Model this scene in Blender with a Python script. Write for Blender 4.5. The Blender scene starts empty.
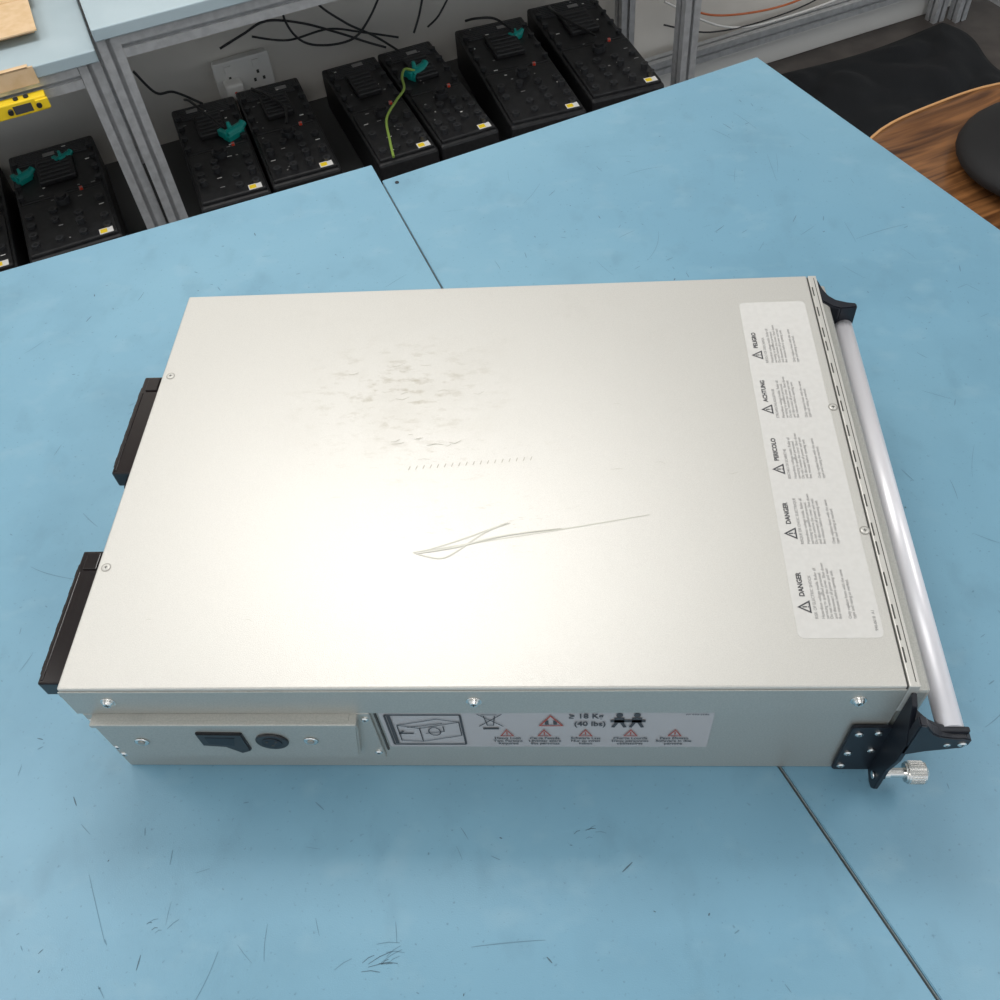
import bpy, bmesh, math, random
from mathutils import Matrix, Vector
random.seed(7)
sc=bpy.context.scene
sc.view_settings.view_transform='Standard'
TZ=0.75; T=0.908
TH=math.radians(25.5)
ROT=Matrix.Rotation(TH,4,'Z')
I4=Matrix.Identity(4)
def SW(s,w,z=0): return ROT@Vector((s,w,z))

# ---------------- materials
def mat(name,col,rough=.5,metal=0.,spec=.5,noise=None,bump=None,emit=0,coat=0):
    m=bpy.data.materials.new(name);m.use_nodes=True;nt=m.node_tree;b=nt.nodes["Principled BSDF"]
    b.inputs["Base Color"].default_value=(*col,1);b.inputs["Roughness"].default_value=rough
    b.inputs["Metallic"].default_value=metal;b.inputs["Specular IOR Level"].default_value=spec
    b.inputs["Coat Weight"].default_value=coat
    tc=nt.nodes.new("ShaderNodeTexCoord")
    if noise:
        col2,scale,lo,hi=noise
        n=nt.nodes.new("ShaderNodeTexNoise");n.inputs["Scale"].default_value=scale;n.inputs["Detail"].default_value=6
        nt.links.new(tc.outputs["Object"],n.inputs["Vector"])
        r=nt.nodes.new("ShaderNodeMapRange");r.inputs[1].default_value=lo;r.inputs[2].default_value=hi
        nt.links.new(n.outputs[0],r.inputs[0])
        x=nt.nodes.new("ShaderNodeMix");x.data_type='RGBA'
        x.inputs[6].default_value=(*col,1);x.inputs[7].default_value=(*col2,1)
        nt.links.new(r.outputs[0],x.inputs[0]);nt.links.new(x.outputs[2],b.inputs["Base Color"])
    if bump:
        n=nt.nodes.new("ShaderNodeTexNoise");n.inputs["Scale"].default_value=bump[0];n.inputs["Detail"].default_value=4
        nt.links.new(tc.outputs["Object"],n.inputs["Vector"])
        bp=nt.nodes.new("ShaderNodeBump");bp.inputs["Strength"].default_value=bump[1];bp.inputs["Distance"].default_value=.001
        nt.links.new(n.outputs[0],bp.inputs["Height"]);nt.links.new(bp.outputs[0],b.inputs["Normal"])
    if emit:
        b.inputs["Emission Color"].default_value=(1,.98,.95,1);b.inputs["Emission Strength"].default_value=emit
    return m

def mat_blue():
    m=mat("esd_mat_blue",(.160,.325,.435),.36,noise=((.190,.365,.470),2.2,.35,.65),bump=(900,.12))
    nt=m.node_tree;b=nt.nodes["Principled BSDF"]
    prev=b.inputs["Base Color"].links[0].from_socket
    tc=[n for n in nt.nodes if n.type=='TEX_COORD'][0]
    def layer(prev,scale,lo,hi,col,mapping=None,amt=.5,det=8):
        n=nt.nodes.new("ShaderNodeTexNoise");n.inputs["Scale"].default_value=scale;n.inputs["Detail"].default_value=det
        src=tc.outputs["Object"]
        if mapping:
            mp=nt.nodes.new("ShaderNodeMapping");mp.inputs["Scale"].default_value=mapping[0];mp.inputs["Rotation"].default_value=mapping[1]
            nt.links.new(src,mp.inputs[0]);src=mp.outputs[0]
        nt.links.new(src,n.inputs["Vector"])
        r=nt.nodes.new("ShaderNodeMapRange");r.inputs[1].default_value=lo;r.inputs[2].default_value=hi;r.inputs[4].default_value=amt
        nt.links.new(n.outputs[0],r.inputs[0])
        x=nt.nodes.new("ShaderNodeMix");x.data_type='RGBA';x.inputs[7].default_value=(*col,1)
        nt.links.new(r.outputs[0],x.inputs[0]);nt.links.new(prev,x.inputs[6])
        return x.outputs[2]
    p=layer(prev,7,.50,.78,(.125,.26,.35),None,.6,10)
    p=layer(p,24,.56,.82,(.11,.22,.29),((1,.6,1),(0,0,.5)),.4,10)
    p=layer(p,30,.56,.80,(.27,.42,.50),((.7,1,1),(0,0,.2)),.35,10)
    p=layer(p,240,.66,.78,(.07,.15,.20),None,.5,2)
    nt.links.new(p,b.inputs["Base Color"])
    return m
M_BLUE=mat_blue()
M_EDGE=mat("mat_edge_light",(.42,.47,.47),.5)
M_TOPU=mat("shelf_board_dark",(.06,.06,.06),.6)
def mat_lid():
    m=mat("lid_pearl_grey_paint",(.52,.507,.472),.36,metal=.3,noise=((.57,.557,.518),1400,.4,.6),bump=(1800,.18))
    nt=m.node_tree;b=nt.nodes["Principled BSDF"]
    prev=b.inputs["Base Color"].links[0].from_socket
    tc=[n for n in nt.nodes if n.type=='TEX_COORD'][0]
    def blob(prev,cx,cy,rx,ry,sc,lo,hi,col,amt,stretch=(1,1,1)):
        mp=nt.nodes.new("ShaderNodeMapping");mp.vector_type='TEXTURE';mp.inputs["Location"].default_value=(cx,cy,T);mp.inputs["Scale"].default_value=(rx,ry,1)
        nt.links.new(tc.outputs["Object"],mp.inputs[0])
        g=nt.nodes.new("ShaderNodeTexGradient");g.gradient_type='SPHERICAL';nt.links.new(mp.outputs[0],g.inputs[0])
        mp2=nt.nodes.new("ShaderNodeMapping");mp2.inputs["Scale"].default_value=stretch;nt.links.new(tc.outputs["Object"],mp2.inputs[0])
        n=nt.nodes.new("ShaderNodeTexNoise");n.inputs["Scale"].default_value=sc;n.inputs["Detail"].default_value=8;n.inputs["Roughness"].default_value=.7;nt.links.new(mp2.outputs[0],n.inputs[0])
        r=nt.nodes.new("ShaderNodeMapRange");r.inputs[1].default_value=lo;r.inputs[2].default_value=hi;r.inputs[4].default_value=amt;nt.links.new(n.outputs[0],r.inputs[0])
        mu=nt.nodes.new("ShaderNodeMath");mu.operation='MULTIPLY';nt.links.new(r.outputs[0],mu.inputs[0]);nt.links.new(g.outputs["Fac"],mu.inputs[1])
        x=nt.nodes.new("ShaderNodeMix");x.data_type='RGBA';x.inputs[7].default_value=(*col,1)
        nt.links.new(mu.outputs[0],x.inputs[0]);nt.links.new(prev,x.inputs[6])
        return x.outputs[2]
    p=blob(prev,.245,.315,.12,.09,45,.52,.66,(.34,.31,.25),.95,(1,2.2,1))
    p=blob(p,.245,.31,.16,.13,12,.45,.75,(.42,.40,.35),.6)
    p=blob(p,.28,.235,.16,.05,60,.56,.7,(.38,.35,.29),.7,(1,3,1))
    p=blob(p,.33,.15,.12,.05,70,.58,.7,(.38,.36,.31),.8,(1,3,1))
    p=blob(p,.30,.40,.25,.10,25,.56,.8,(.40,.385,.34),.5)
    nt.links.new(p,b.inputs["Base Color"])
    return m
M_LID=mat_lid()
M_SIDE=mat("case_side_zinc",(.41,.41,.38),.40,metal=.5,noise=((.46,.455,.42),700,.4,.6),bump=(1500,.1))
M_SILV=mat("satin_aluminium_tube",(.76,.75,.78),.38,metal=.3,bump=(600,.05))
M_ALU=mat("anodised_aluminium",(.58,.59,.60),.42,metal=.55,noise=((.5,.51,.52),60,.4,.6))
M_CHROME=mat("screw_chrome",(.8,.79,.76),.25,metal=1.)
M_BLK=mat("black_plastic",(.012,.012,.014),.35,noise=((.018,.018,.02),300,.4,.6))
M_BLKG=mat("black_gloss",(.01,.006,.006),.15)
M_BLKM=mat("black_coated_steel",(.008,.010,.016),.42,metal=.1)
M_MOD=mat("module_case_black",(.006,.006,.007),.45,noise=((.012,.012,.013),90,.4,.6))
M_MODR=mat("module_rib_grey",(.022,.023,.025),.4)
M_GAP=mat("seam_dark",(.05,.05,.045),.7)
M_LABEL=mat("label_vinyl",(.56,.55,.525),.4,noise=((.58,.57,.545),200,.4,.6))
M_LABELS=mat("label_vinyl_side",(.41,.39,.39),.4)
M_INK=mat("label_ink",(.05,.05,.055),.6)
M_INKL=mat("label_ink_grey",(.24,.235,.23),.6)
M_RED=mat("label_red",(.36,.07,.05),.6)
M_SCR=mat("scratch_mark",(.37,.355,.30),.5,metal=.2)
M_SCRL=mat("scratch_mark_pale",(.44,.435,.38),.4,metal=.25)
M_SCUFF=mat("mat_scuff",(.11,.22,.29),.6)
M_SCUFD=mat("mat_scuff_dark",(.07,.13,.17),.6)
M_TEAL=mat("connector_teal",(.0,.24,.21),.4)
M_YG=mat("earth_wire_yellow_green",(.22,.33,.06),.45)
M_YEL=mat("yellow_plastic",(.85,.60,.02),.4)
M_WHT=mat("white_plastic",(.72,.71,.68),.4)
M_CARD=mat("cardboard",(.62,.43,.24),.8,noise=((.68,.49,.30),40,.4,.6))
M_WALL=mat("painted_wall",(.68,.65,.60),.7,noise=((.62,.59,.54),5,.35,.7),bump=(60,.2))
M_FLOOR=mat("floor_vinyl",(.10,.085,.075),.5,noise=((.06,.05,.045),8,.4,.6))
M_CEIL=mat("ceiling_tile",(.8,.8,.78),.8,noise=((.75,.75,.73),80,.4,.6))
M_BENCH=mat("bench_laminate",(.36,.45,.49),.45,noise=((.40,.49,.53),6,.4,.6))
M_CABLE=mat("cable_black",(.012,.012,.013),.4)
M_REDC=mat("cable_orange",(.50,.13,.04),.45)
M_NEON=mat("neon_red",(.7,.05,.02),.4)
M_CLOTH=mat("jacket_fabric_black",(.006,.007,.009),.95,bump=(300,.6))
M_PAD=mat("seat_pad_black",(.006,.006,.007),.7)
def mat_wood():
    m=mat("plywood_walnut",(.25,.10,.035),.35,coat=.3)
    nt=m.node_tree;b=nt.nodes["Principled BSDF"];tc=[n for n in nt.nodes if n.type=='TEX_COORD'][0]
    mp=nt.nodes.new("ShaderNodeMapping");mp.inputs["Scale"].default_value=(3,50,3);mp.inputs["Rotation"].default_value=(0,0,.25);nt.links.new(tc.outputs["Object"],mp.inputs[0])
    n=nt.nodes.new("ShaderNodeTexNoise");n.inputs["Scale"].default_value=1.5;n.inputs["Detail"].default_value=8;n.inputs["Distortion"].default_value=.6;nt.links.new(mp.outputs[0],n.inputs[0])
    cr=nt.nodes.new("ShaderNodeValToRGB");cr.color_ramp.elements[0].position=.35;cr.color_ramp.elements[0].color=(.06,.022,.008,1)
    cr.color_ramp.elements[1].position=.66;cr.color_ramp.elements[1].color=(.30,.13,.045,1)
    nt.links.new(n.outputs[0],cr.inputs[0]);nt.links.new(cr.outputs[0],b.inputs["Base Color"])
    return m
M_WOOD=mat_wood()
M_WEDGE=mat("plywood_edge",(.66,.36,.15),.5)

# ---------------- helpers
def group(name,loc=(0,0,0)):
    e=bpy.data.objects.new(name,None);e.location=loc;e.empty_display_size=.05
    bpy.context.collection.objects.link(e);bpy.context.view_layer.update();return e
def fin(ob,parent):
    bpy.context.collection.objects.link(ob)
    if parent is not None:
        ob.parent=parent;ob.matrix_parent_inverse=Matrix.Translation(parent.location).inverted()
    return ob
def from_bm(name,bm,m,parent,M=I4,smooth=False):
    me=bpy.data.meshes.new(name);bm.normal_update();bm.to_mesh(me);bm.free()
    if smooth:
        for p in me.polygons:p.use_smooth=True
    for mm in (m if isinstance(m,(list,tuple)) else [m]): me.materials.append(mm)
    ob=bpy.data.objects.new(name,me);ob.matrix_basis=M
    return fin(ob,parent)
def addbox(bm,a,b,bev=0,seg=2,mi=0):
    r=bmesh.ops.create_cube(bm,size=1)
    vs=r['verts']
    for v in vs: v.co=Vector(((a[i]+b[i])/2+v.co[i]*(b[i]-a[i]) for i in range(3)))
    fs=list({f for v in vs for f in v.link_faces})
    for f in fs:f.material_index=mi
    if bev:
        es=list({e for v in vs for e in v.link_edges})
        bmesh.ops.bevel(bm,geom=es,offset=bev,segments=seg,affect='EDGES',profile=.5)
def box(name,a,b,m,parent,bev=0,M=I4,seg=2):
    bm=bmesh.new();addbox(bm,a,b,bev,seg);return from_bm(name,bm,m,parent,M)
def addcyl(bm,p0,p1,r,n=24,r2=None,mi=0):
    p0=Vector(p0);p1=Vector(p1);d=p1-p0
    q=d.to_track_quat('Z','Y').to_matrix().to_4x4();q.translation=(p0+p1)/2
    res=bmesh.ops.create_cone(bm,cap_ends=True,segments=n,radius1=r,radius2=r if r2 is None else r2,depth=d.length,matrix=q)
    for f in {f for v in res['verts'] for f in v.link_faces}: f.material_index=mi
def cyl(name,p0,p1,r,m,parent,n=24,r2=None,bev=0,M=I4):
    bm=bmesh.new();addcyl(bm,p0,p1,r,n,r2)
    if bev:
        es=[e for e in bm.edges if len(e.link_faces)==2 and any(len(f.verts)>4 for f in e.link_faces)]
        bmesh.ops.bevel(bm,geom=es,offset=bev,segments=2,affect='EDGES')
    ob=from_bm(name,bm,m,parent,M)
    for p in ob.data.polygons:
        if len(p.vertices)<=4:p.use_smooth=True
    return ob
def prism(name,pts,h0,h1,axis,m,parent,bev=0,M=I4):
    bm=bmesh.new()
    def P(p,h):
        return {'z':(p[0],p[1],h),'y':(p[0],h,p[1]),'x':(h,p[0],p[1])}[axis]
    n=len(pts)
    A=[bm.verts.new(P(p,h0)) for p in pts];B=[bm.verts.new(P(p,h1)) for p in pts]
    bm.faces.new(A);bm.faces.new(list(reversed(B)))
    for i in range(n): bm.faces.new((A[(i+1)%n],A[i],B[i],B[(i+1)%n]))
    bmesh.ops.recalc_face_normals(bm,faces=bm.faces)
    if bev: bmesh.ops.bevel(bm,geom=list(bm.edges),offset=bev,segments=2,affect='EDGES',clamp_overlap=True)
    return from_bm(name,bm,m,parent,M)
def smoothpts(pts,n=8,closed=False):
    out=[];N=len(pts)
    P=[Vector(p) for p in pts]
    for i in range(N-1 if not closed else N):
        a=P[i-1] if (i>0 or closed) else P[0];b=P[i];c=P[(i+1)%N];d=P[(i+2)%N] if (i+2<N or closed) else P[-1]
        for k in range(n):
            t=k/n
            out.append(.5*((2*b)+(c-a)*t+(2*a-5*b+4*c-d)*t*t+(3*b-a-3*c+d)*t**3))
    if not closed: out.append(P[-1])
    return out
def tube(name,pts,r,m,parent,smooth=True,M=I4):
    cu=bpy.data.curves.new(name,'CURVE');cu.dimensions='3D';cu.bevel_depth=r;cu.bevel_resolution=3
    P=smoothpts(pts) if smooth else [Vector(p) for p in pts]
    sp=cu.splines.new('POLY');sp.points.add(len(P)-1)
    for i,p in enumerate(P): sp.points[i].co=(*p,1)
    cu.materials.append(m);cu.use_fill_caps=True
    ob=bpy.data.objects.new(name,cu);ob.matrix_basis=M
    return fin(ob,parent)
def ribbon(bm,pts,w,z,mi=0):
    P=[Vector((p[0],p[1],0)) for p in pts];prev=None
    for i,p in enumerate(P):
        d=(P[min(i+1,len(P)-1)]-P[max(i-1,0)]);
        if d.length<1e-9: continue
        d.normalize();n=Vector((-d.y,d.x,0))*w/2*(.35+.65*math.sin(math.pi*min(max((i+.5)/len(P),0),1)))
        a=bm.verts.new((p.x+n.x,p.y+n.y,z));b=bm.verts.new((p.x-n.x,p.y-n.y,z))
        if prev:
            f=bm.faces.new((prev[1],b,a,prev[0]));f.material_index=mi
        prev=(a,b)
def text(name,body,loc,size,m,parent,rot=(0,0,0),ls=1.,bold=0,align='LEFT',sy=1.):
    cu=bpy.data.curves.new(name,'FONT');cu.body=body;cu.size=size;cu.space_line=ls;cu.offset=bold;cu.align_x=align
    cu.materials.append(m);cu.resolution_u=3
    ob=bpy.data.objects.new(name,cu);ob.matrix_basis=Matrix.Translation(loc)@Matrix.Rotation(rot[2],4,'Z')@Matrix.Rotation(rot[0],4,'X')@Matrix.Diagonal((1,sy,1,1))
    return fin(ob,parent)
def tri_ring(bm,M,size,th,mi=0,bang=True,sy=1.):
    h=size*.87*sy
    o=[Vector((-size/2,-h/2,0)),Vector((size/2,-h/2,0)),Vector((0,h/2,0))];c=sum(o,Vector())/3
    k=1-th/(size*.29)
    i_=[c+(p-c)*k for p in o]
    vo=[bm.verts.new(M@p) for p in o];vi=[bm.verts.new(M@p) for p in i_]
    for a in range(3):
        b=(a+1)%3;f=bm.faces.new((vo[a],vo[b],vi[b],vi[a]));f.material_index=mi
    if bang:
        w=size*.045
        for (y0,y1) in ((c.y-h*.06,c.y+h*.27),(c.y-h*.2,c.y-h*.12)):
            f=bm.faces.new([bm.verts.new(M@Vector(q)) for q in ((-w,y0,0),(w,y0,0),(w,y1,0),(-w,y1,0))]);f.material_index=mi
def extr_profile(name,p0,p1,size,m,parent,up=Vector((0,0,1))):
    p0=Vector(p0);p1=Vector(p1);d=(p1-p0);L=d.length;d.normalize()
    if abs(d.z)>.9: x=Vector((math.cos(TH),math.sin(TH),0))
    else: x=up.cross(d).normalized()
    y=d.cross(x)
    h=size/2;g=size*.1;dp=size*.18;iw=size*.2;id_=size*.3
    side=[(-h,-h),(-g,-h),(-g,-h+dp*.5),(-iw,-h+dp*.5),(-iw*.8,-h+id_),(iw*.8,-h+id_),(iw,-h+dp*.5),(g,-h+dp*.5),(g,-h)]
    pts=[]
    for k in range(4):
        c,s=[(1,0),(0,1),(-1,0),(0,-1)][k]
        for (a,b) in side: pts.append((a*c-b*s,a*s+b*c))
    bm=bmesh.new()
    A=[bm.verts.new(p0+x*a+y*b) for a,b in pts];B=[bm.verts.new(p1+x*a+y*b) for a,b in pts]
    n=len(pts)
    for i in range(n): bm.faces.new((A[i],A[(i+1)%n],B[(i+1)%n],B[i]))
    bm.faces.new(list(reversed(A)));bm.faces.new(B)
    bmesh.ops.recalc_face_normals(bm,faces=bm.faces)
    return from_bm(name,bm,m,parent)

# ---------------- room shell
box("floor",(-3.5,-3.5,-.05),(5,5,0),M_FLOOR,None)
box("wall_back",(-4,1.86,0),(5,1.96,2.6),M_WALL,None,M=ROT)
box("ceiling",(-3.5,-3.5,2.6),(5,5,2.65),M_CEIL,None)
box("baseboard_back",(-4,1.842,0),(5,1.86,.07),M_WHT,None,.003,M=ROT)
box("trim_1",(-4,1.825,.56),(5,1.86,.63),M_WHT,None,.004,M=ROT)

# ---------------- work tables
def table(name,quad,legs):
    g=group(name,SW(*quad[0],0))
    top=[SW(*q)[:2] for q in quad]
    prism("esd_mat",top,TZ-.004,TZ,'z',M_BLUE,g,.0008)
    prism("tabletop_board",top,TZ-.029,TZ-.0045,'z',M_EDGE,g,.001)
    for i,(s,w) in enumerate(legs):
        p=SW(s,w);extr_profile("leg_%d"%(i+1),(p.x,p.y,0),(p.x,p.y,TZ-.0295),.04,M_ALU,g)
    n=len(legs)
    for i in range(n):
        a=SW(*legs[i]);b=SW(*legs[(i+1)%n]);d=(b-a).normalized()*.0205
        extr_profile("rail_%d"%(i+1),(a.x+d.x,a.y+d.y,TZ-.0505),(b.x-d.x,b.y-d.y,TZ-.0505),.04,M_ALU,g)
    return g
tl=table("esd_workbench",[(-1.3,.858),(.5115,.797),(.501,.479),(.5290,-.255),(.5435,-1.0),(-1.3,-1.0)],[(-1.24,.78),(.46,.73),(.46,-.94),(-1.24,-.94)])
tr=table("esd_workbench",[(.5122,.751),(1.164,.767),(1.262,-1.0),(.5475,-1.0),(.5325,-.255),(.5035,.479)],[(.56,.70),(1.11,.71),(1.2,-.94),(.6,-.94)])
cyl("mat_stud",tuple(SW(.53,.735,TZ-.001)),tuple(SW(.53,.735,TZ+.001)),.003,M_BLKM,tr,12)
def scuffs(g,name,s0,s1,w0,w1,n):
    bm=bmesh.new()
    for i in range(n):
        s=random.uniform(s0,s1);w=random.uniform(w0,w1);L=random.choice([.002,.003,.004,.006,.010,.015,.03,.06])*random.uniform(.6,1.3);a=random.uniform(0,math.pi)
        k=random.uniform(-9,9)*L
        pts=[]
        for j in range(9):
            pts.append((s,w));s+=math.cos(a)*L/8;w+=math.sin(a)*L/8;a+=k/8*random.uniform(.3,1.7)
        if not all(s0-.02<p[0]<s1+.02 and w0-.02<p[1]<w1+.02 for p in pts): continue
        pp=[SW(*p) for p in pts]
        if any(-.03<p.x<.72 and -.03<p.y<.5 for p in pp): continue
        ribbon(bm,pp,random.uniform(.0003,.0008)*(1 if L>.012 else 1.8),TZ+.0002,1 if (L<.02 and random.random()<.3) else 0)
    from_bm(name,bm,[M_SCUFF,M_SCUFD],g)
scuffs(tl,"scuff_marks",-.7,.46,-.62,.74,520)
scuffs(tr,"scuff_marks",.56,1.12,-.5,.70,240)
bm=bmesh.new()
for (cx,cy,n,R) in ((.245,-.162,12,.020),(.42,-.06,5,.010),(.06,-.14,5,.012),(.18,.60,6,.012),(-.12,.45,5,.012)):
    for k in range(n):
        a=random.uniform(-.1,.8);L=random.uniform(.3,1)*R;x=cx+random.gauss(0,R*.5);y=cy+random.gauss(0,R*.35)
        ribbon(bm,[(x,y,0),(x+L*.5*math.cos(a),y+L*.5*math.sin(a)+.001,0),(x+L*math.cos(a),y+L*math.sin(a),0)],.0006,TZ+.0002,random.choice([0,0,1]))
from_bm("scuff_patch",bm,[M_SCUFF,M_SCUFD],tl)

# ---------------- rack unit
G=group("rack_mount_ups",(.33,.23,TZ))
L,W=.66,.4653
box("chassis",(.0,.0015,TZ+.0005),(L-.002,W-.0015,.900),M_SIDE,G,.0015)
LX=.6548
bm=bmesh.new();addbox(bm,(0,0,.866),(LX,W,T),.0016,3)
from_bm("lid",bm,M_LID,G)
box("lid_lip",(-.0004,-.0012,.866),(LX+.0003,0.0,.9045),M_SIDE,G,.0005)
box("lid_gap",(LX-.0002,.001,.88),(LX+.0016,W-.001,.9062),M_GAP,G)
box("front_frame",(LX+.0014,.0,.866),(.6645,W,.9078),M_LID,G,.0008)
box("front_bezel",(.660,.002,TZ+.006),(.6755,W-.002,.897),M_SIDE,G,.003)
bm=bmesh.new()
y=.02
while y<W-.02:
    addbox(bm,(LX+.0024,y,T-.0006),(LX+.0036,y+.013,T+.0001));y+=.019 if int(y*50)%2 else .030
from_bm("seam_slots",bm,M_GAP,G)
box("frame_groove",(.6612,.004,.9066),(.6618,W-.004,.9080),M_GAP,G)
def screw(name,c,axis,r,h,parent,m=M_CHROME):
    c=Vector(c);ax=Vector(axis)
    bm=bmesh.new();addcyl(bm,c,c+ax*h*.5,r,20);addcyl(bm,c+ax*h*.5,c+ax*h,r*.95,20,r*.65)
    t=Vector((1,0,0)) if abs(ax.x)<.5 else Vector((0,1,0));t2=ax.cross(t)
    for d,e in ((t,t2),(t2,t)):
        vs=[c+ax*(h+.0001)+d*a*r*.45+e*b*r*.1 for a,b in ((-1,-1),(1,-1),(1,1),(-1,1))]
        f=bm.faces.new([bm.verts.new(v) for v in vs]);f.material_index=1
    return from_bm(name,bm,[m,M_GAP],parent)
M_SCRP=mat("screw_painted",(.33,.32,.29),.4,metal=.4)
for i,(x,y) in enumerate([(.009,.345),(.008,.115),(.6495,.281),(.651,.142)]):
    cyl("top_screw_dimple_%d"%i,(x,y,T-.0001),(x,y,T+.0003),.0044,M_SCRP,G,20)
    screw("top_screw_%d"%i,(x,y,T+.0002),(0,0,1),.0033,.0006,G,M_LID)
for i,x in enumerate([.035,.33,.623]):
    screw("lip_screw_%d"%i,(x,-.001,.888),(0,-1,0),.0048,.004,G)
    cyl("lip_screw_washer_%d"%i,(x,-.001,.888),(x,-.002,.888),.0062,M_CHROME,G)
# scratch & marks on lid
bm=bmesh.new()
def sm(p): return smoothpts([(a,b,0) for a,b in p],10)
ribbon(bm,sm([(.274,.126),(.33,.136),(.40,.148),(.476,.162)]),.0013,T+.0002,1)
ribbon(bm,sm([(.274,.126),(.290,.130),(.315,.139),(.340,.150),(.354,.156)]),.0012,T+.0003,1)
ribbon(bm,sm([(.356,.1555),(.340,.149),(.328,.141),(.314,.129),(.300,.120),(.286,.122),(.275,.1255)]),.0013,T+.0004,1)
ribbon(bm,sm([(.278,.125),(.31,.131),(.35,.142),(.40,.149)]),.0016,T+.0005,1)
for k in range(18):
    x=.262+k*.0065;yy=.2165+.0005*k
    ribbon(bm,[(x,yy,0),(x+.0006,yy+.002,0),(x+.0014,yy+.0045,0)],.0009,T+.0002,0)
for k in range(18):
    x=random.gauss(.25,.035);yy=random.choice([.345,.31,.30,.25,.245]);yy+=random.gauss(0,.006);l=random.uniform(.003,.014)
    ribbon(bm,[(x,yy,0),(x+l*.5,yy+random.uniform(-.002,.002),0),(x+l,yy+random.uniform(-.002,.003),0)],random.uniform(.0004,.0008),T+.0002)
for k in range(10):
    x=random.uniform(.05,.55);yy=random.uniform(.04,.43);l=random.uniform(.003,.012)
    ribbon(bm,[(x,yy,0),(x+l*.5,yy+.001,0),(x+l,yy+random.uniform(-.003,.003),0)],.0004,T+.0002,1)
from_bm("lid_scratches",bm,[M_SCR,M_SCRL],G)
def rrect(x0,y0,x1,y1,r,n=5):
    o=[]
    for cx,cy,a0 in ((x1-r,y1-r,0),(x0+r,y1-r,90),(x0+r,y0+r,180),(x1-r,y0+r,270)):
        for k in range(n+1):
            a=math.radians(a0+90*k/n);o.append((cx+r*math.cos(a),cy+r*math.sin(a)))
    return o
prism("warning_label",rrect(.5815,.041,.6465,.4265,.005),T,T+.00025,'z',M_LABEL,G)
zt=T+.0005
titles=["DANGER","DANGER","PERICOLO","ACHTUNG","PELIGRO"]
heads=["RISK OF ELECTRIC SHOCK","RISQUE DE CHOC ELECTRIQUE","RISCHIO DI SCARICHE","STROMSCHLAGGEFAHR","RIESGO DE DESCARGA"]
ys=[.070,.141,.210,.281,.352]
para="Hazardous voltage inside. Refer all\nservicing to qualified personnel.\nDo not remove the cover. Shut down\nand disconnect all power and wait\nfive minutes before opening unit."
para2="Only replace fuses with the same\ntype and rating as marked."
bmT=bmesh.new()
for i,y in enumerate(ys):
    Mx=Matrix.Translation((.5900,y-.001,zt))@Matrix.Rotation(math.pi/2,4,'Z')
    tri_ring(bmT,Mx,.012,.0012)
    text("label_title_%d"%i,titles[i],(.5920,y+.0085,zt),.0056,M_INK,G,(0,0,math.pi/2),bold=.00018)
    text("label_head_%d"%i,heads[i],(.5995,y-.012,zt),.0034,M_INKL,G,(0,0,math.pi/2))
    text("label_text_%d"%i,para,(.6045,y-.012,zt),.0034,M_INKL,G,(0,0,math.pi/2),ls=.95)
    text("label_note_%d"%i,para2,(.625,y-.012,zt),.0034,M_INKL,G,(0,0,math.pi/2),ls=.95)
from_bm("label_triangles",bmT,M_INK,G)
text("label_code","990-0618  A1",(.643,.047,zt),.0034,M_INKL,G,(0,0,math.pi/2))
# side label
FY=-.0004
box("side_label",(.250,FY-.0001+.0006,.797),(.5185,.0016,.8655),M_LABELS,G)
def XZ(x,z,y=FY): return Matrix.Translation((x,y-.0002,z))@Matrix.Rotation(math.pi/2,4,'X')
RX=(math.pi/2,0,0)
bmS=bmesh.new()
def quadXZ(bm,x0,z0,x1,z1,mi=0,y=FY-.0003):
    f=bm.faces.new([bm.verts.new(q) for q in ((x0,y,z0),(x1,y,z0),(x1,y,z1),(x0,y,z1))]);f.material_index=mi
def lineXZ(bm,p,q,w,mi=0,y=FY-.0004):
    p=Vector((p[0],y,p[1]));q=Vector((q[0],y,q[1]));d=(q-p).normalized();n=Vector((-d.z,0,d.x))*w/2
    f=bm.faces.new([bm.verts.new(v) for v in (p-n,q-n,q+n,p+n)]);f.material_index=mi
def frameXZ(bm,x0,z0,x1,z1,w,mi=0):
    lineXZ(bm,(x0,z0),(x1,z0),w,mi);lineXZ(bm,(x0,z1),(x1,z1),w,mi);lineXZ(bm,(x0,z0),(x0,z1),w,mi);lineXZ(bm,(x1,z0),(x1,z1),w,mi)
frameXZ(bmS,.2545,.804,.3160,.8615,.0018)
quadXZ(bmS,.256,.8055,.259,.860)
for a,b in [((.262,.812),(.262,.842)),((.262,.842),(.296,.854)),((.296,.854),(.314,.848)),((.314,.848),(.314,.822)),((.314,.822),(.280,.810)),((.280,.810),(.262,.812)),((.270,.838),(.300,.846)),((.284,.826),(.300,.830)),((.300,.830),(.300,.840)),((.262,.842),(.280,.836)),((.280,.836),(.314,.848)),((.280,.836),(.280,.810))]:
    lineXZ(bmS,a,b,.0009)
for k in range(10):
    a=math.tau*k/10;b=math.tau*(k+1)/10
    lineXZ(bmS,(.292+.005*math.cos(a),.830+.008*math.sin(a)),(.292+.005*math.cos(b),.830+.008*math.sin(b)),.001)
lineXZ(bmS,(.262,.826),(.274,.826),.002);lineXZ(bmS,(.266,.831),(.262,.826),.002)
for a,b in [((.333,.862),(.346,.862)),((.335,.860),(.337,.842)),((.344,.860),(.342,.842)),((.337,.842),(.342,.842)),((.330,.863),(.350,.840)),((.350,.863),(.330,.840))]:
    lineXZ(bmS,a,b,.0008)
quadXZ(bmS,.333,.834,.346,.837)
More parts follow.
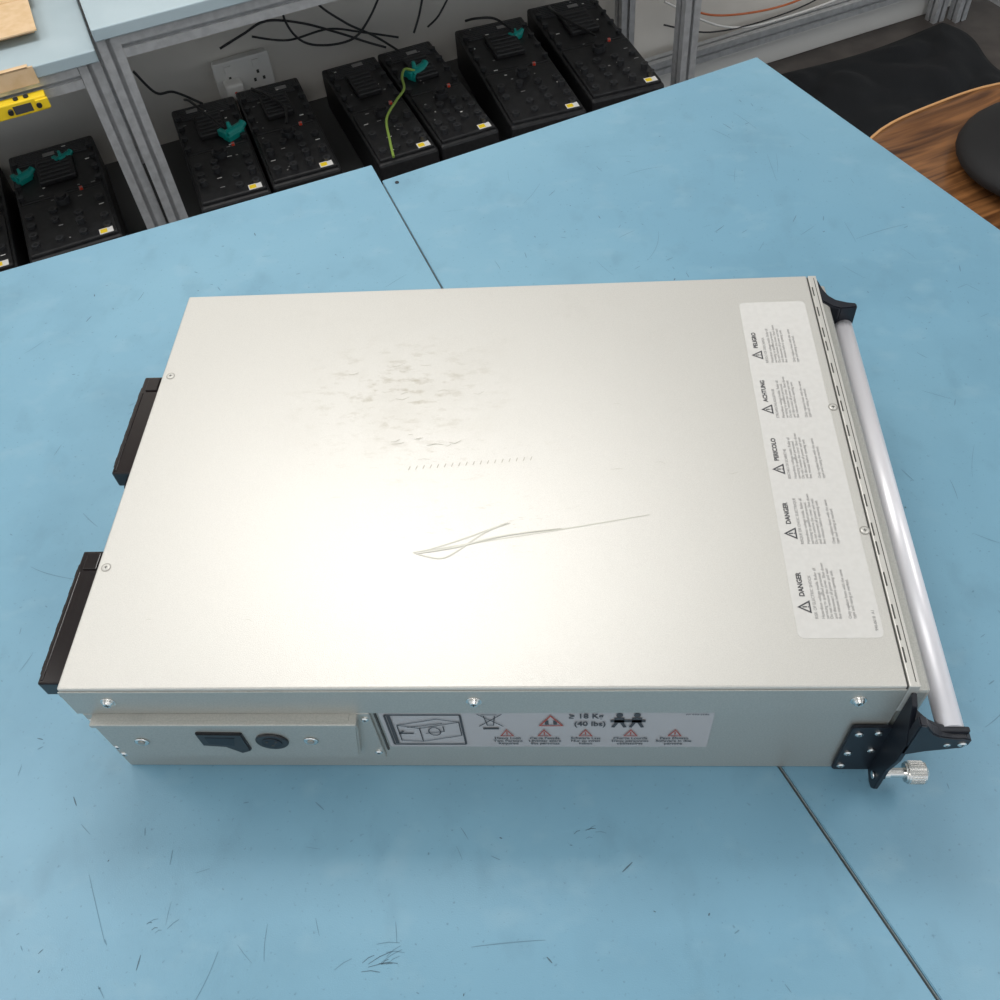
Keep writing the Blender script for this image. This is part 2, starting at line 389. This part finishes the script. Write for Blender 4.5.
for k,cx in enumerate((.444,.458)):
    ring=[(cx+.0028*math.cos(t*math.tau/10),.8610+.0042*math.sin(t*math.tau/10)) for t in range(10)]
    bmS.faces.new([bmS.verts.new((p[0],FY-.0004,p[1])) for p in ring])
    quadXZ(bmS,cx-.004,.846,cx+.004,.856);lineXZ(bmS,(cx-.002,.847),(cx-.005,.838),.0028);lineXZ(bmS,(cx+.002,.847),(cx+.005,.838),.0028)
quadXZ(bmS,.437,.8475,.465,.852)
tri_ring(bmS,XZ(.389,.851,FY-.0002),.021,.0014,1,False,1.15)
for x0 in (.3855,.3925): quadXZ(bmS,x0-.0015,.8435,x0+.0015,.851,0)
for x in (.352,.383,.417,.454,.490):
    tri_ring(bmS,XZ(x,.8275,FY-.0002),.012,.0010,1,True,1.3)
lineXZ(bmS,(.4035,.855),(.4075,.855),.0011);
from_bm("side_label_graphics",bmS,[M_INK,M_RED],G)
text("side_label_weight","> 18 Kg",(.4035,FY-.0003,.8550),.0086,M_INK,G,RX,bold=.00018,sy=1.4)
text("side_label_weight_lbs","(40 lbs)",(.4075,FY-.0003,.8405),.0086,M_INK,G,RX,bold=.00018,sy=1.4)
for i,(x,s) in enumerate([(.352,"Heavy Load\nTwo Persons\nRequired"),(.383,"Carga Pesada\nLevantar entre\ndos personas"),(.417,"Schwere Last\nNur zu zweit\nheben"),(.454,"Charge Lourde\nDeux personnes\nobligatoires"),(.490,"Peso Elevato\nSollevare in due\npersone")]):
    text("side_label_caption_%d"%i,s,(x,FY-.0003,.8145),.0046,M_INK,G,RX,ls=.95,align='CENTER',sy=1.25,bold=.00008)
text("side_label_code","PP 990-2686",(.496,FY-.0003,.8605),.0036,M_INK,G,RX)
# connector cover panel
box("panel_flange",(.004,-.0015,.776),(.243,.002,.8655),M_SIDE,G,.0008)
pf=[(.017,.866),(.2285,.866),(.2325,.855),(.2245,.797),(.018,.797),(.012,.845)]
prism("panel_cover",pf,-.009,0,'y',M_SIDE,G,.0015)
box("panel_ledge",(.012,-.0115,.8605),(.2335,-.0005,.8655),M_SIDE,G,.001)
box("panel_edge_shadow",(.246,-.0002,.79),(.2475,.002,.862),M_GAP,G)
for i,(x,z) in enumerate([(.043,.829),(.189,.831)]):
    cyl("panel_rivet_%d"%i,(x,-.009,z),(x,-.0105,z),.0062,M_CHROME,G,bev=.0006);cyl("panel_rivet_core_%d"%i,(x,-.0105,z),(x,-.0112,z),.003,M_SCRP,G)
for i,(x,z) in enumerate([(.0085,.855),(.0085,.785),(.0085,.80),(.238,.856),(.2385,.79)]):
    screw("panel_screw_%d"%i,(x,-.0015,z),(0,-1,0),.0034,.0018,G)
prism("inlet_socket",[(.095,.848),(.134,.847),(.134,.814),(.125,.809),(.114,.822),(.095,.825)],-.0115,-.008,'y',M_BLK,G,.001)
prism("inlet_recess",[(.102,.842),(.127,.841),(.123,.826),(.102,.830)],-.0118,-.0112,'y',M_BLKM,G)
cyl("round_socket",(.156,-.0088,.831),(.156,-.0112,.831),.0138,M_BLK,G,32,bev=.0008)
cyl("round_socket_core",(.156,-.0111,.831),(.156,-.0118,.831),.0085,M_BLKM,G,24)
for k in range(3):
    a=k*2.1+.5;cyl("round_socket_pin_%d"%k,(.156+.0045*math.cos(a),-.0117,.831+.0045*math.sin(a)),(.156+.0045*math.cos(a),-.0121,.831+.0045*math.sin(a)),.0014,M_GAP,G,10)
# rear-end black blocks
def rear(name,y0,y1,foot):
    bm=bmesh.new()
    addbox(bm,(-.0215,y0,.882),(-.0003,y1,.9015),.0015)
    addbox(bm,(-.0175,y0+.004,.868),(-.0003,y1-.004,.883),.001)
    addbox(bm,(-.0235,y0+.010,.885),(-.021,y1-.012,.899),.0008)
    for k in range(6):
        yy=y0+.02+k*(y1-y0-.04)/5
        addbox(bm,(-.0250,yy-.004,.888),(-.023,yy+.004,.897),.0006)
    addbox(bm,(-.016,y1-.020,.9010),(-.004,y1-.003,.9030),.0006)
    addbox(bm,(-.020,y0+.003,.9010),(-.0175,y1-.022,.9022),.0004)
    if foot: addbox(bm,(-.012,y0-.008,.872),(-.0003,y0+.004,.890),.001)
    return from_bm(name,bm,M_BLKG,G)
rear("rear_connector_block",.225,.351,True);rear("rear_connector_block",.008,.137,False)
# mounting ears
prism("ear_plate",rrect(.6285,.756,.6625,.842,.004),-.0028,0,'y',M_BLKM,G,.0005)
prism("ear_flange",[(-.0005,.757),(-.012,.752),(-.018,.7535),(-.0215,.760),(-.0215,.800),(-.0265,.832),(-.0265,.862),(-.0195,.874),(-.0140,.884),(-.0095,.894),(-.0005,.899)],.6595,.6635,'x',M_BLKM,G,.0005)
prism("ear_plate_rear",rrect(.6285,.756,.6625,.842,.004),W,W+.0028,'y',M_BLKM,G,.0005)
prism("ear_flange_rear",rrect(W,.754,W+.0200,.864,.004),.6595,.6635,'x',M_BLKM,G,.0005)
for i,(x,z) in enumerate([(.6345,.766),(.635,.792),(.636,.83),(.651,.832),(.653,.798)]):
    screw("ear_screw_%d"%i,(x,-.0028,z),(0,-1,0),.0034,.0018,G)
cyl("flange_bolt",(.6595,-.013,.770),(.6578,-.013,.770),.0032,M_CHROME,G,16)
bm=bmesh.new();c=(-.0165,.784)
addcyl(bm,(.6635,*c),(.6675,*c),.0055,20);addcyl(bm,(.6675,*c),(.680,*c),.0042,20);addcyl(bm,(.680,*c),(.682,*c),.0080,28);addcyl(bm,(.682,*c),(.696,*c),.0092,28);addcyl(bm,(.696,*c),(.6975,*c),.0092,28,.007);addcyl(bm,(.6975,*c),(.6985,*c),.005,20)
for k in range(28):
    a=k*math.tau/28;addbox(bm,(.6835,c[0]+.0092*math.cos(a)-.0004,c[1]+.0092*math.sin(a)-.0004),(.6945,c[0]+.0092*math.cos(a)+.0004,c[1]+.0092*math.sin(a)+.0004))
from_bm("thumb_screw",bm,M_CHROME,G)
# handle
TX,TZZ=.691,.873
cyl("handle_tube",(TX,-.019,TZZ),(TX,.428,TZZ),.0098,M_SILV,G,40)
prof=[(.6600,.900),(.6655,.8985),(.6690,.892),(.6735,.885),(.680,.880),(.690,.877),(.700,.8765),(.7045,.873),(.7045,.866),(.701,.860),(.690,.857),(.675,.853),(.6600,.846)]
prism("handle_end_front",prof,-.0275,-.0185,'y',M_BLKM,G,.001)
prism("handle_gusset_front",[(.6615,.0015),(.6655,-.001),(.6690,-.007),(.6735,-.0125),(.681,-.0165),(.690,-.0182),(.7025,-.0188),(.7025,-.023),(.6615,-.023)],.857,.880,'z',M_BLKM,G,.0006)
# the rear end bracket sweeps from the ear out to the tube
prof2=[(.6585,.4755),(.6650,.4765),(.6690,.468),(.6715,.455),(.6755,.445),(.682,.438),(.692,.434),(.7010,.432),(.7010,.4255),(.684,.424),(.676,.428),(.668,.436),(.6615,.446)]
prism("handle_end_rear",prof2,.862,.8990,'z',M_BLKM,G,.0012)
screw("handle_screw_0",(.6985,-.0275,.868),(0,-1,0),.0034,.0016,G)
screw("handle_screw_1",(.688,-.0275,.866),(0,-1,0),.0026,.001,G)

# ---------------- benches behind
def bench(name,s0,s1,top,posts,w0):
    g=group(name,SW(s0,1.36,0))
    box("bench_top",(s0,w0,top-.022),(s1,1.82,top),M_BENCH,g,.002,M=ROT)
    zb=top-.022-.0205
    for i,(s,w) in enumerate(posts):
        p=SW(s,w);extr_profile("post_%d"%(i+1),(p.x,p.y,0),(p.x,p.y,top-.0225),.04,M_ALU,g)
    return g,zb
def rail(g,nm,a,b): extr_profile(nm,SW(*a),SW(*b),.04,M_ALU,g)
b1,zb=bench("aluminium_frame_bench",-1.4,.188,.755,[(.168,1.40),(-1.35,1.40),(.168,1.79),(-1.35,1.79)],1.375)
rail(b1,"rail_1",(-1.33,1.40,zb),(.147,1.40,zb));rail(b1,"rail_2",(.168,1.421,zb),(.168,1.769,zb))
rail(b1,"rail_4",(-1.33,1.79,.20),(.147,1.79,.20));rail(b1,"rail_5",(-1.33,1.40,.20),(.147,1.40,.20))
box("shelf_board",(-1.38,1.33,.2805),(.19,1.815,.30),M_TOPU,b1,.001,M=ROT)
rail(b1,"rail_6",(-1.33,1.40,.26),(.147,1.40,.26))
b2,zb2=bench("aluminium_frame_bench",.194,1.56,.795,[(.2145,1.385),(1.425,1.385),(1.495,1.80)],1.36)
rail(b2,"rail_1",(.235,1.385,zb2),(1.404,1.385,zb2))
rail(b2,"rail_5",(1.425,1.406,zb2),(1.425,1.80,zb2));rail(b2,"rail_6",(.235,1.385,.26),(1.404,1.385,.26))
box("shelf_board",(.194,1.30,.2805),(1.403,1.83,.30),M_TOPU,b2,.001,M=ROT)
g=group("aluminium_floor_rail",SW(2.1,1.8,0))
rail(g,"rail_long",(1.545,1.80,.13),(2.62,1.80,.13))
for i,s in enumerate((1.58,2.60)):
    p=SW(s,1.80);extr_profile("foot_%d"%i,(p.x,p.y,0),(p.x,p.y,.1095),.04,M_ALU,g)
g=group("aluminium_floor_rail",SW(2.64,1.4,0))
rail(g,"rail_long",(2.66,.9,.13),(2.66,1.80,.13))
for i,w in enumerate((.93,1.77)):
    p=SW(2.66,w);extr_profile("foot_%d"%i,(p.x,p.y,0),(p.x,p.y,.1095),.04,M_ALU,g)

# ---------------- black power modules
def module(s0,w0,wid,dep,ang,seed):
    rnd=random.Random(seed)
    h=.099
    g=group("black_power_unit",SW(s0,w0,.30))
    M=Matrix.Translation(SW(s0,w0,.3005))@Matrix.Rotation(TH+math.radians(ang),4,'Z')
    bm=bmesh.new()
    addbox(bm,(0,0,0),(wid,dep,h),.006)
    addbox(bm,(.006,.008,h-.004),(wid-.006,dep*.46,h+.008),.003)
    addbox(bm,(.010,dep*.50,h-.004),(wid-.010,dep-.012,h+.003),.003)
    addbox(bm,(wid*.3,dep*.60,h+.001),(wid*.72,dep*.82,h+.016),.004)
    from_bm("case",bm,M_MOD,g,M)
    bm=bmesh.new()
    for k in range(7):
        y=dep*.84+k*dep*.018
        addbox(bm,(.018,y,h+.002),(wid-.018,y+.004,h+.0055),.001)
    for k in range(5):
        addbox(bm,(wid*.34,dep*.62+k*dep*.038,h+.0155),(wid*.68,dep*.62+k*dep*.038+.005,h+.018),.001)
    addcyl(bm,(wid*.5,dep*.40,h+.007),(wid*.5,dep*.40,h+.020),.016,24)
    addcyl(bm,(wid*.5,dep*.40,h+.020),(wid*.5,dep*.40,h+.026),.011,24,mi=1)
    for xx in (.012,wid-.012):
        for k in range(4): addcyl(bm,(xx,dep*(.54+.11*k),h+.002),(xx,dep*(.54+.11*k),h+.010),.007,12)
    from_bm("ribs",bm,[M_MODR,M_MOD],g,M)
    bm=bmesh.new()
    for r in range(4):
        for c in range(4):
            x=.022+c*(wid-.044)/3;y=.035+r*.036
            if rnd.random()<.8:
                hh=rnd.choice([.014,.014,.020])
                addcyl(bm,(x,y,h+.007),(x,y,h+hh),.0085,14)
                addcyl(bm,(x,y,h+hh),(x,y,h+hh+.0005),.004,10,mi=1)
    from_bm("knobs",bm,[M_MODR,M_MOD],g,M)
    bm=bmesh.new()
    for r in range(4):
        for c in range(4):
            x=.022+c*(wid-.044)/3;y=.046+r*.036
            if rnd.random()<.5: addbox(bm,(x-.005,y,h+.008),(x+.005,y+.0018,h+.0085),mi=rnd.choice([0,1]))
    for k in range(12):
        x=rnd.uniform(.015,wid-.025);y=rnd.uniform(.02,dep*.93);l=rnd.choice([.003,.005,.009]);addbox(bm,(x,y,h+.0082),(x+l,y+.003,h+.0088),mi=rnd.choice([0,0,1]))
    x=rnd.uniform(.03,wid-.06);y=dep*rnd.uniform(.86,.92)
    addbox(bm,(x,y,h+.0055),(x+.026,y+.014,h+.0062),mi=0)
    addbox(bm,(wid*.7,dep*.47,h+.003),(wid*.7+.008,dep*.47+.006,h+.011),.001,mi=2)
    from_bm("print_marks",bm,[M_INKL,M_WHT,M_NEON],g,M)
    bm=bmesh.new()
    addbox(bm,(wid-.042,.010,h+.0078),(wid-.014,.028,h+.0085));addbox(bm,(wid-.040,.0125,h+.0084),(wid-.026,.0255,h+.0088),mi=1)
    from_bm("rating_sticker",bm,[M_WHT,M_YEL],g,M)
    return g,M,h
mods=[(-.42,1.36,.15,.42,0,11),(-.262,1.355,.15,.42,0,12),(-.09,1.36,.19,.42,0,1),(.264,1.362,.150,.42,-3,2),(.420,1.364,.152,.42,-3,3),(.645,1.322,.137,.45,-1,4),(.788,1.322,.137,.45,-1,5),(.950,1.312,.176,.47,-6.5,6),(1.150,1.318,.176,.47,-6.5,7)]
MM={}
for q in mods: MM[q[5]]=module(*q)
def plug(idx,x,y,sz=1.):
    g,M,h=MM[idx]
    bm=bmesh.new();z=h+.012
    R=Matrix.Translation((x,y,z))@Matrix.Rotation(.5,4,'Z')@Matrix.Scale(sz,4)
    addcyl(bm,(-.016,0,0),(.016,0,0),.010,18);addcyl(bm,(.014,0,0),(.026,.004,.004),.007,14)
    addbox(bm,(-.020,-.011,-.010),(.012,.009,.003),.002)
    addbox(bm,(-.022,-.004,-.004),(-.012,.018,.009),.002);addcyl(bm,(-.004,.002,.006),(-.004,.004,.020),.005,12,.003)
    bmesh.ops.transform(bm,matrix=R,verts=bm.verts)
    from_bm("connector_plug",bm,M_TEAL,g,M)
    return g,M,z
g,M,z=plug(2,.120,.24,1.25)
tube("lead",[(.10,.25,z+.01),(.07,.30,z+.03),(.05,.36,z+.03),(.04,.41,z+.01)],.003,M_CABLE,g,M=M)
plug(1,.03,.30);plug(1,.12,.33,.9)
g,M,z=plug(6,.13,.36,.8)
tube("lead",[(.12,.37,z+.01),(.09,.41,z+.025),(.05,.43,z+.025),(.03,.46,z+.01)],.003,M_CABLE,g,M=M)
g,M,z=plug(5,.055,.30,1.3)
tube("earth_wire",[(.045,.29,z+.01),(.02,.28,z+.025),(.0,.24,z+.030),(-.01,.20,z+.025),(-.04,.17,z+.02),(-.08,.12,z+.015),(-.10,.04,z+.012),(-.11,-.01,z+.005)],.003,M_YG,g,M=M)
g,M,h=MM[3];tube("lead",[(.04,.40,h+.008),(.06,.33,h+.025),(.09,.26,h+.022),(.08,.20,h+.016)],.003,M_CABLE,g,M=M)
g,M,h=MM[7];tube("lead",[(.05,.44,h+.008),(.04,.36,h+.03),(.07,.30,h+.022),(.10,.24,h+.016)],.003,M_CABLE,g,M=M)

# ---------------- wall socket & cables
g=group("wall_socket",SW(.48,1.85,.405))
box("back_box",(.415,1.835,.365),(.545,1.86,.447),M_WHT,g,.004,M=ROT)
box("face_plate",(.411,1.828,.361),(.549,1.8355,.451),M_WHT,g,.003,M=ROT)
for k,x in enumerate((.446,.514)):
    for j,(dx,dz) in enumerate(((0,.012),(-.011,-.006),(.011,-.006))):
        box("pin_hole_%d_%d"%(k,j),(x+dx-.003,1.8272,.398+dz-.004),(x+dx+.003,1.8285,.398+dz+.004),M_GAP,g,M=ROT)
    box("rocker_%d"%k,(x-.008,1.824,.424),(x+.008,1.8285,.441),M_WHT,g,.001,M=ROT)
box("plug_top",(.425,1.79,.372),(.468,1.8275,.412),M_WHT,g,.006,M=ROT)
box("neon",(.443,1.7895,.39),(.449,1.791,.395),M_NEON,g,M=ROT)
def cable(name,pts,r=.0028,m=M_CABLE):
    P=[SW(*p) for p in pts];g=group(name,P[0]);tube("sheath",P,r,m,g);return g
cable("power_cable",[(.44,1.795,.50),(.50,1.80,.515),(.56,1.80,.53),(.64,1.81,.50),(.72,1.80,.46),(.78,1.78,.43),(.82,1.76,.415)])
cable("power_cable",[(.62,1.80,.62),(.60,1.79,.53),(.64,1.79,.46),(.74,1.79,.44),(.80,1.79,.48),(.86,1.80,.56),(.90,1.815,.63)])
cable("power_cable",[(.70,1.80,.62),(.68,1.80,.55),(.74,1.80,.48),(.80,1.78,.44),(.84,1.72,.418)])
cable("power_cable",[(.40,1.80,.60),(.50,1.80,.56),(.62,1.80,.55),(.70,1.80,.60)],.0025)
cable("power_cable",[(.52,1.81,.50),(.60,1.81,.47),(.70,1.81,.47),(.78,1.80,.445),(.86,1.78,.42)],.0025)
cable("power_cable",[(.93,1.80,.60),(.95,1.81,.52),(.93,1.80,.46),(.90,1.78,.42)])
cable("power_cable",[(.98,1.80,.60),(1.02,1.81,.50),(.98,1.80,.44),(.94,1.79,.42)],.0025)
cable("power_cable",[(1.02,1.80,.60),(1.08,1.81,.52),(1.18,1.80,.47),(1.24,1.79,.42)],.003)
cable("power_cable",[(1.12,1.80,.58),(1.16,1.80,.48),(1.26,1.80,.50),(1.32,1.80,.44)],.0025)
cable("signal_cable",[(1.60,1.77,.38),(1.70,1.775,.27),(1.85,1.78,.22),(2.05,1.78,.21),(2.25,1.79,.26),(2.4,1.80,.40)],.003,M_REDC)
cable("signal_cable",[(1.60,1.77,.26),(1.75,1.77,.20),(1.95,1.78,.18),(2.15,1.79,.20),(2.3,1.80,.30)],.0022,M_CABLE)
cable("signal_cable",[(1.60,1.775,.32),(1.8,1.775,.20),(2.0,1.78,.17),(2.3,1.79,.19),(2.5,1.80,.3)],.003,M_WHT)
cable("power_cable",[(.24,1.80,.50),(.27,1.80,.44),(.31,1.80,.43),(.36,1.75,.4115)],.003)

# ---------------- cardboard, yellow box
g=group("cardboard_box",SW(-.12,1.65,.755))
bm=bmesh.new();addbox(bm,(-.40,1.50,.7555),(.098,1.80,.775),.002);addbox(bm,(-.38,1.462,.7745),(.105,1.60,.7770));addbox(bm,(-.30,1.60,.7750),(.112,1.78,.7780))
from_bm("carton",bm,M_CARD,g,ROT)
g=group("paper_sheet",SW(.14,1.7,.755))
prism("sheet",[(.118,1.66),(.182,1.64),(.186,1.80),(.12,1.80)],.7553,.7563,'z',mat("paper",(.50,.44,.36),.7,noise=((.56,.5,.42),10,.4,.6)),g,M=ROT)
g=group("yellow_terminal_box",SW(.02,1.37,.70))
bm=bmesh.new();addbox(bm,(-.05,1.356,.686),(.078,1.3795,.712),.002)
addbox(bm,(.058,1.352,.690),(.080,1.357,.708),.001)
from_bm("housing",bm,M_YEL,g,ROT)
for k,x in enumerate((-.02,.012,.062)):
    cyl("terminal_%d"%k,(x,1.356,.699),(x,1.350,.699),.0048,M_BLK,g,16,M=ROT)
for k,x in enumerate((-.03,.028,.046)):
    cyl("terminal_cap_%d"%k,(x,1.366,.712),(x,1.366,.7155),.0045,M_BLK,g,16,M=ROT)
box("printed_scale",(.018,1.3552,.691),(.050,1.3562,.706),M_INK,g,M=ROT)
g=group("cardboard_offcut",SW(.02,1.37,.74))
bm=bmesh.new();addbox(bm,(-.06,1.3705,.727),(.078,1.3738,.758),.0005);addbox(bm,(-.06,1.3705,.7555),(.070,1.385,.7580),.0005)
from_bm("sheet",bm,M_CARD,g,ROT)

# ---------------- jacket on floor
g=group("black_jacket",SW(2.2,1.6,0))
bm=bmesh.new();nx,ny=60,36
poly=lambda u,v:(1.66+.93*u+.03*math.sin(9*v), 1.12+.635*v+.015*math.sin(7*u))
from mathutils import noise as NZ
V=[[None]*(ny+1) for _ in range(nx+1)]
for i in range(nx+1):
    for j in range(ny+1):
        u,v=i/nx,j/ny;s,w=poly(u,v);e=min(1,8*min(u,1-u,v,1-v))
        z=.004+e*(.015+.04*abs(NZ.noise(Vector((s*5,w*5,0))))+.010*NZ.noise(Vector((s*16,w*12,3))))
        V[i][j]=bm.verts.new(SW(s,w,max(z,.002)))
for i in range(nx):
    for j in range(ny): bm.faces.new((V[i][j],V[i+1][j],V[i+1][j+1],V[i][j+1]))
ob=from_bm("cloth",bm,M_CLOTH,g,smooth=True)
sd=ob.modifiers.new("s","SOLIDIFY");sd.thickness=.002;sd.offset=1

# ---------------- chair
g=group("plywood_chair",(1.27,1.24,0))
CM=Matrix.Translation((1.27,1.24,0))@Matrix.Rotation(math.radians(29),4,'Z')
bm=bmesh.new();nr,na=14,64;rings=[]
def seatz(r): return .455+.03*max(0,(r-.55)/.45)**2-.012*(1-r*r)
c0=bm.verts.new((0,0,seatz(0)))
for i in range(1,nr+1):
    r=i/nr;ring=[]
    for k in range(na):
        a=math.tau*k/na;ca,sa=math.cos(a),math.sin(a);e=(abs(ca)**3+abs(sa)**3)**(-1/3)
        ring.append(bm.verts.new((.285*r*e*ca,.265*r*e*sa,seatz(r))))
    rings.append(ring)
for k in range(na): bm.faces.new((c0,rings[0][k],rings[0][(k+1)%na]))
for i in range(nr-1):
    for k in range(na): bm.faces.new((rings[i][k],rings[i+1][k],rings[i+1][(k+1)%na],rings[i][(k+1)%na]))
ob=from_bm("seat",bm,[M_WOOD,M_WEDGE],g,CM,True)
sd=ob.modifiers.new("s","SOLIDIFY");sd.thickness=.014;sd.offset=-1;sd.material_offset_rim=1
edge=[]
for k in range(na+1):
    a=math.tau*k/na;ca,sa=math.cos(a),math.sin(a);e=(abs(ca)**3+abs(sa)**3)**(-1/3);edge.append((.286*e*ca,.266*e*sa,.4835))
tube("seat_edge",edge,.0030,M_WEDGE,g,smooth=False,M=CM)
bm=bmesh.new()
bmesh.ops.create_uvsphere(bm,u_segments=32,v_segments=16,radius=1)
for v in bm.verts:
    z=v.co.z;v.co=Vector((v.co.x*.185+.080,v.co.y*.175+.03,.475+z*.03 if z<0 else .475+z*.055))
from_bm("seat_pad",bm,M_PAD,g,CM,True)
bm=bmesh.new();VV=[]
for i in range(25):
    a=math.radians(-60+120*i/24);row=[]
    for j in range(9):
        h=.54+.30*j/8;rr=.27+.04*j/8
        row.append(bm.verts.new((rr*math.cos(a)+.03,rr*math.sin(a)*.85,h+.02*math.cos(a*1.5)*(1 if j>4 else -1))))
    VV.append(row)
for i in range(24):
    for j in range(8): bm.faces.new((VV[i][j],VV[i+1][j],VV[i+1][j+1],VV[i][j+1]))
ob=from_bm("backrest",bm,[M_WOOD,M_WEDGE],g,CM,True);sd=ob.modifiers.new("s","SOLIDIFY");sd.thickness=.012;sd.material_offset_rim=1
for i,(x,y) in enumerate([(-.18,-.18),(.18,-.18),(.18,.18),(-.18,.18)]):
    cyl("leg_%d"%(i+1),(x*1.25,y*1.25,0),(x,y,.445),.011,M_BLKM,g,16,.014,M=CM)
for i,y in enumerate((-.09,.09)):
    tube("back_post_%d"%i,[(.2,y,.442),(.30,y,.46),(.325,y,.60),(.325,y,.70)],.010,M_BLKM,g,M=CM)

# ---------------- lights
def ceil_or_fill_light(x,y,sx,sy,power,col=(1,.975,.955)):
    g=group("ceiling_or_fill_light",(x,y,2.58))
    M=Matrix.Translation((x,y,2.58))
    box("housing",(-sx/2-.03,-sy/2-.03,0),(sx/2+.03,sy/2+.03,.0195),M_WHT,g,.003,M=M)  # same housing also goes on the added fill lamps
    ld=bpy.data.lights.new("lamp","AREA");ld.shape='RECTANGLE';ld.size=sx;ld.size_y=sy;ld.energy=power;ld.color=col
    o=bpy.data.objects.new("lamp",ld);o.matrix_basis=Matrix.Translation((x,y,2.565));fin(o,g)
ceil_or_fill_light(-.02,1.10,1.2,.6,24)
ceil_or_fill_light(-1.3,.2,.6,1.2,15)  # unseen fill lamp, added to brighten from the left
ceil_or_fill_light(1.9,.2,.6,1.2,16)  # second added fill lamp, out of view on the right
ceil_or_fill_light(.3,-1.3,1.2,.6,17)  # fill lamp added behind the camera, not a known fixture
wd=bpy.data.worlds.new("world");sc.world=wd;wd.use_nodes=True
wd.node_tree.nodes["Background"].inputs[0].default_value=(.88,.94,1,1);wd.node_tree.nodes["Background"].inputs[1].default_value=.88

# ---------------- camera
cd=bpy.data.cameras.new("camera");co=bpy.data.objects.new("camera",cd);bpy.context.collection.objects.link(co)
cd.sensor_width=36;cd.lens=963.89*36/1000;cd.clip_start=.01
r=Vector((.99713,.03056,-.06919));f=Vector((-.07354,.606,-.79192))
f.normalize();r=(r-f*r.dot(f)).normalized();u=r.cross(f)
co.matrix_world=Matrix(((r.x,u.x,-f.x,.40853),(r.y,u.y,-f.y,-.33176),(r.z,u.z,-f.z,1.57767),(0,0,0,1)))
sc.camera=co
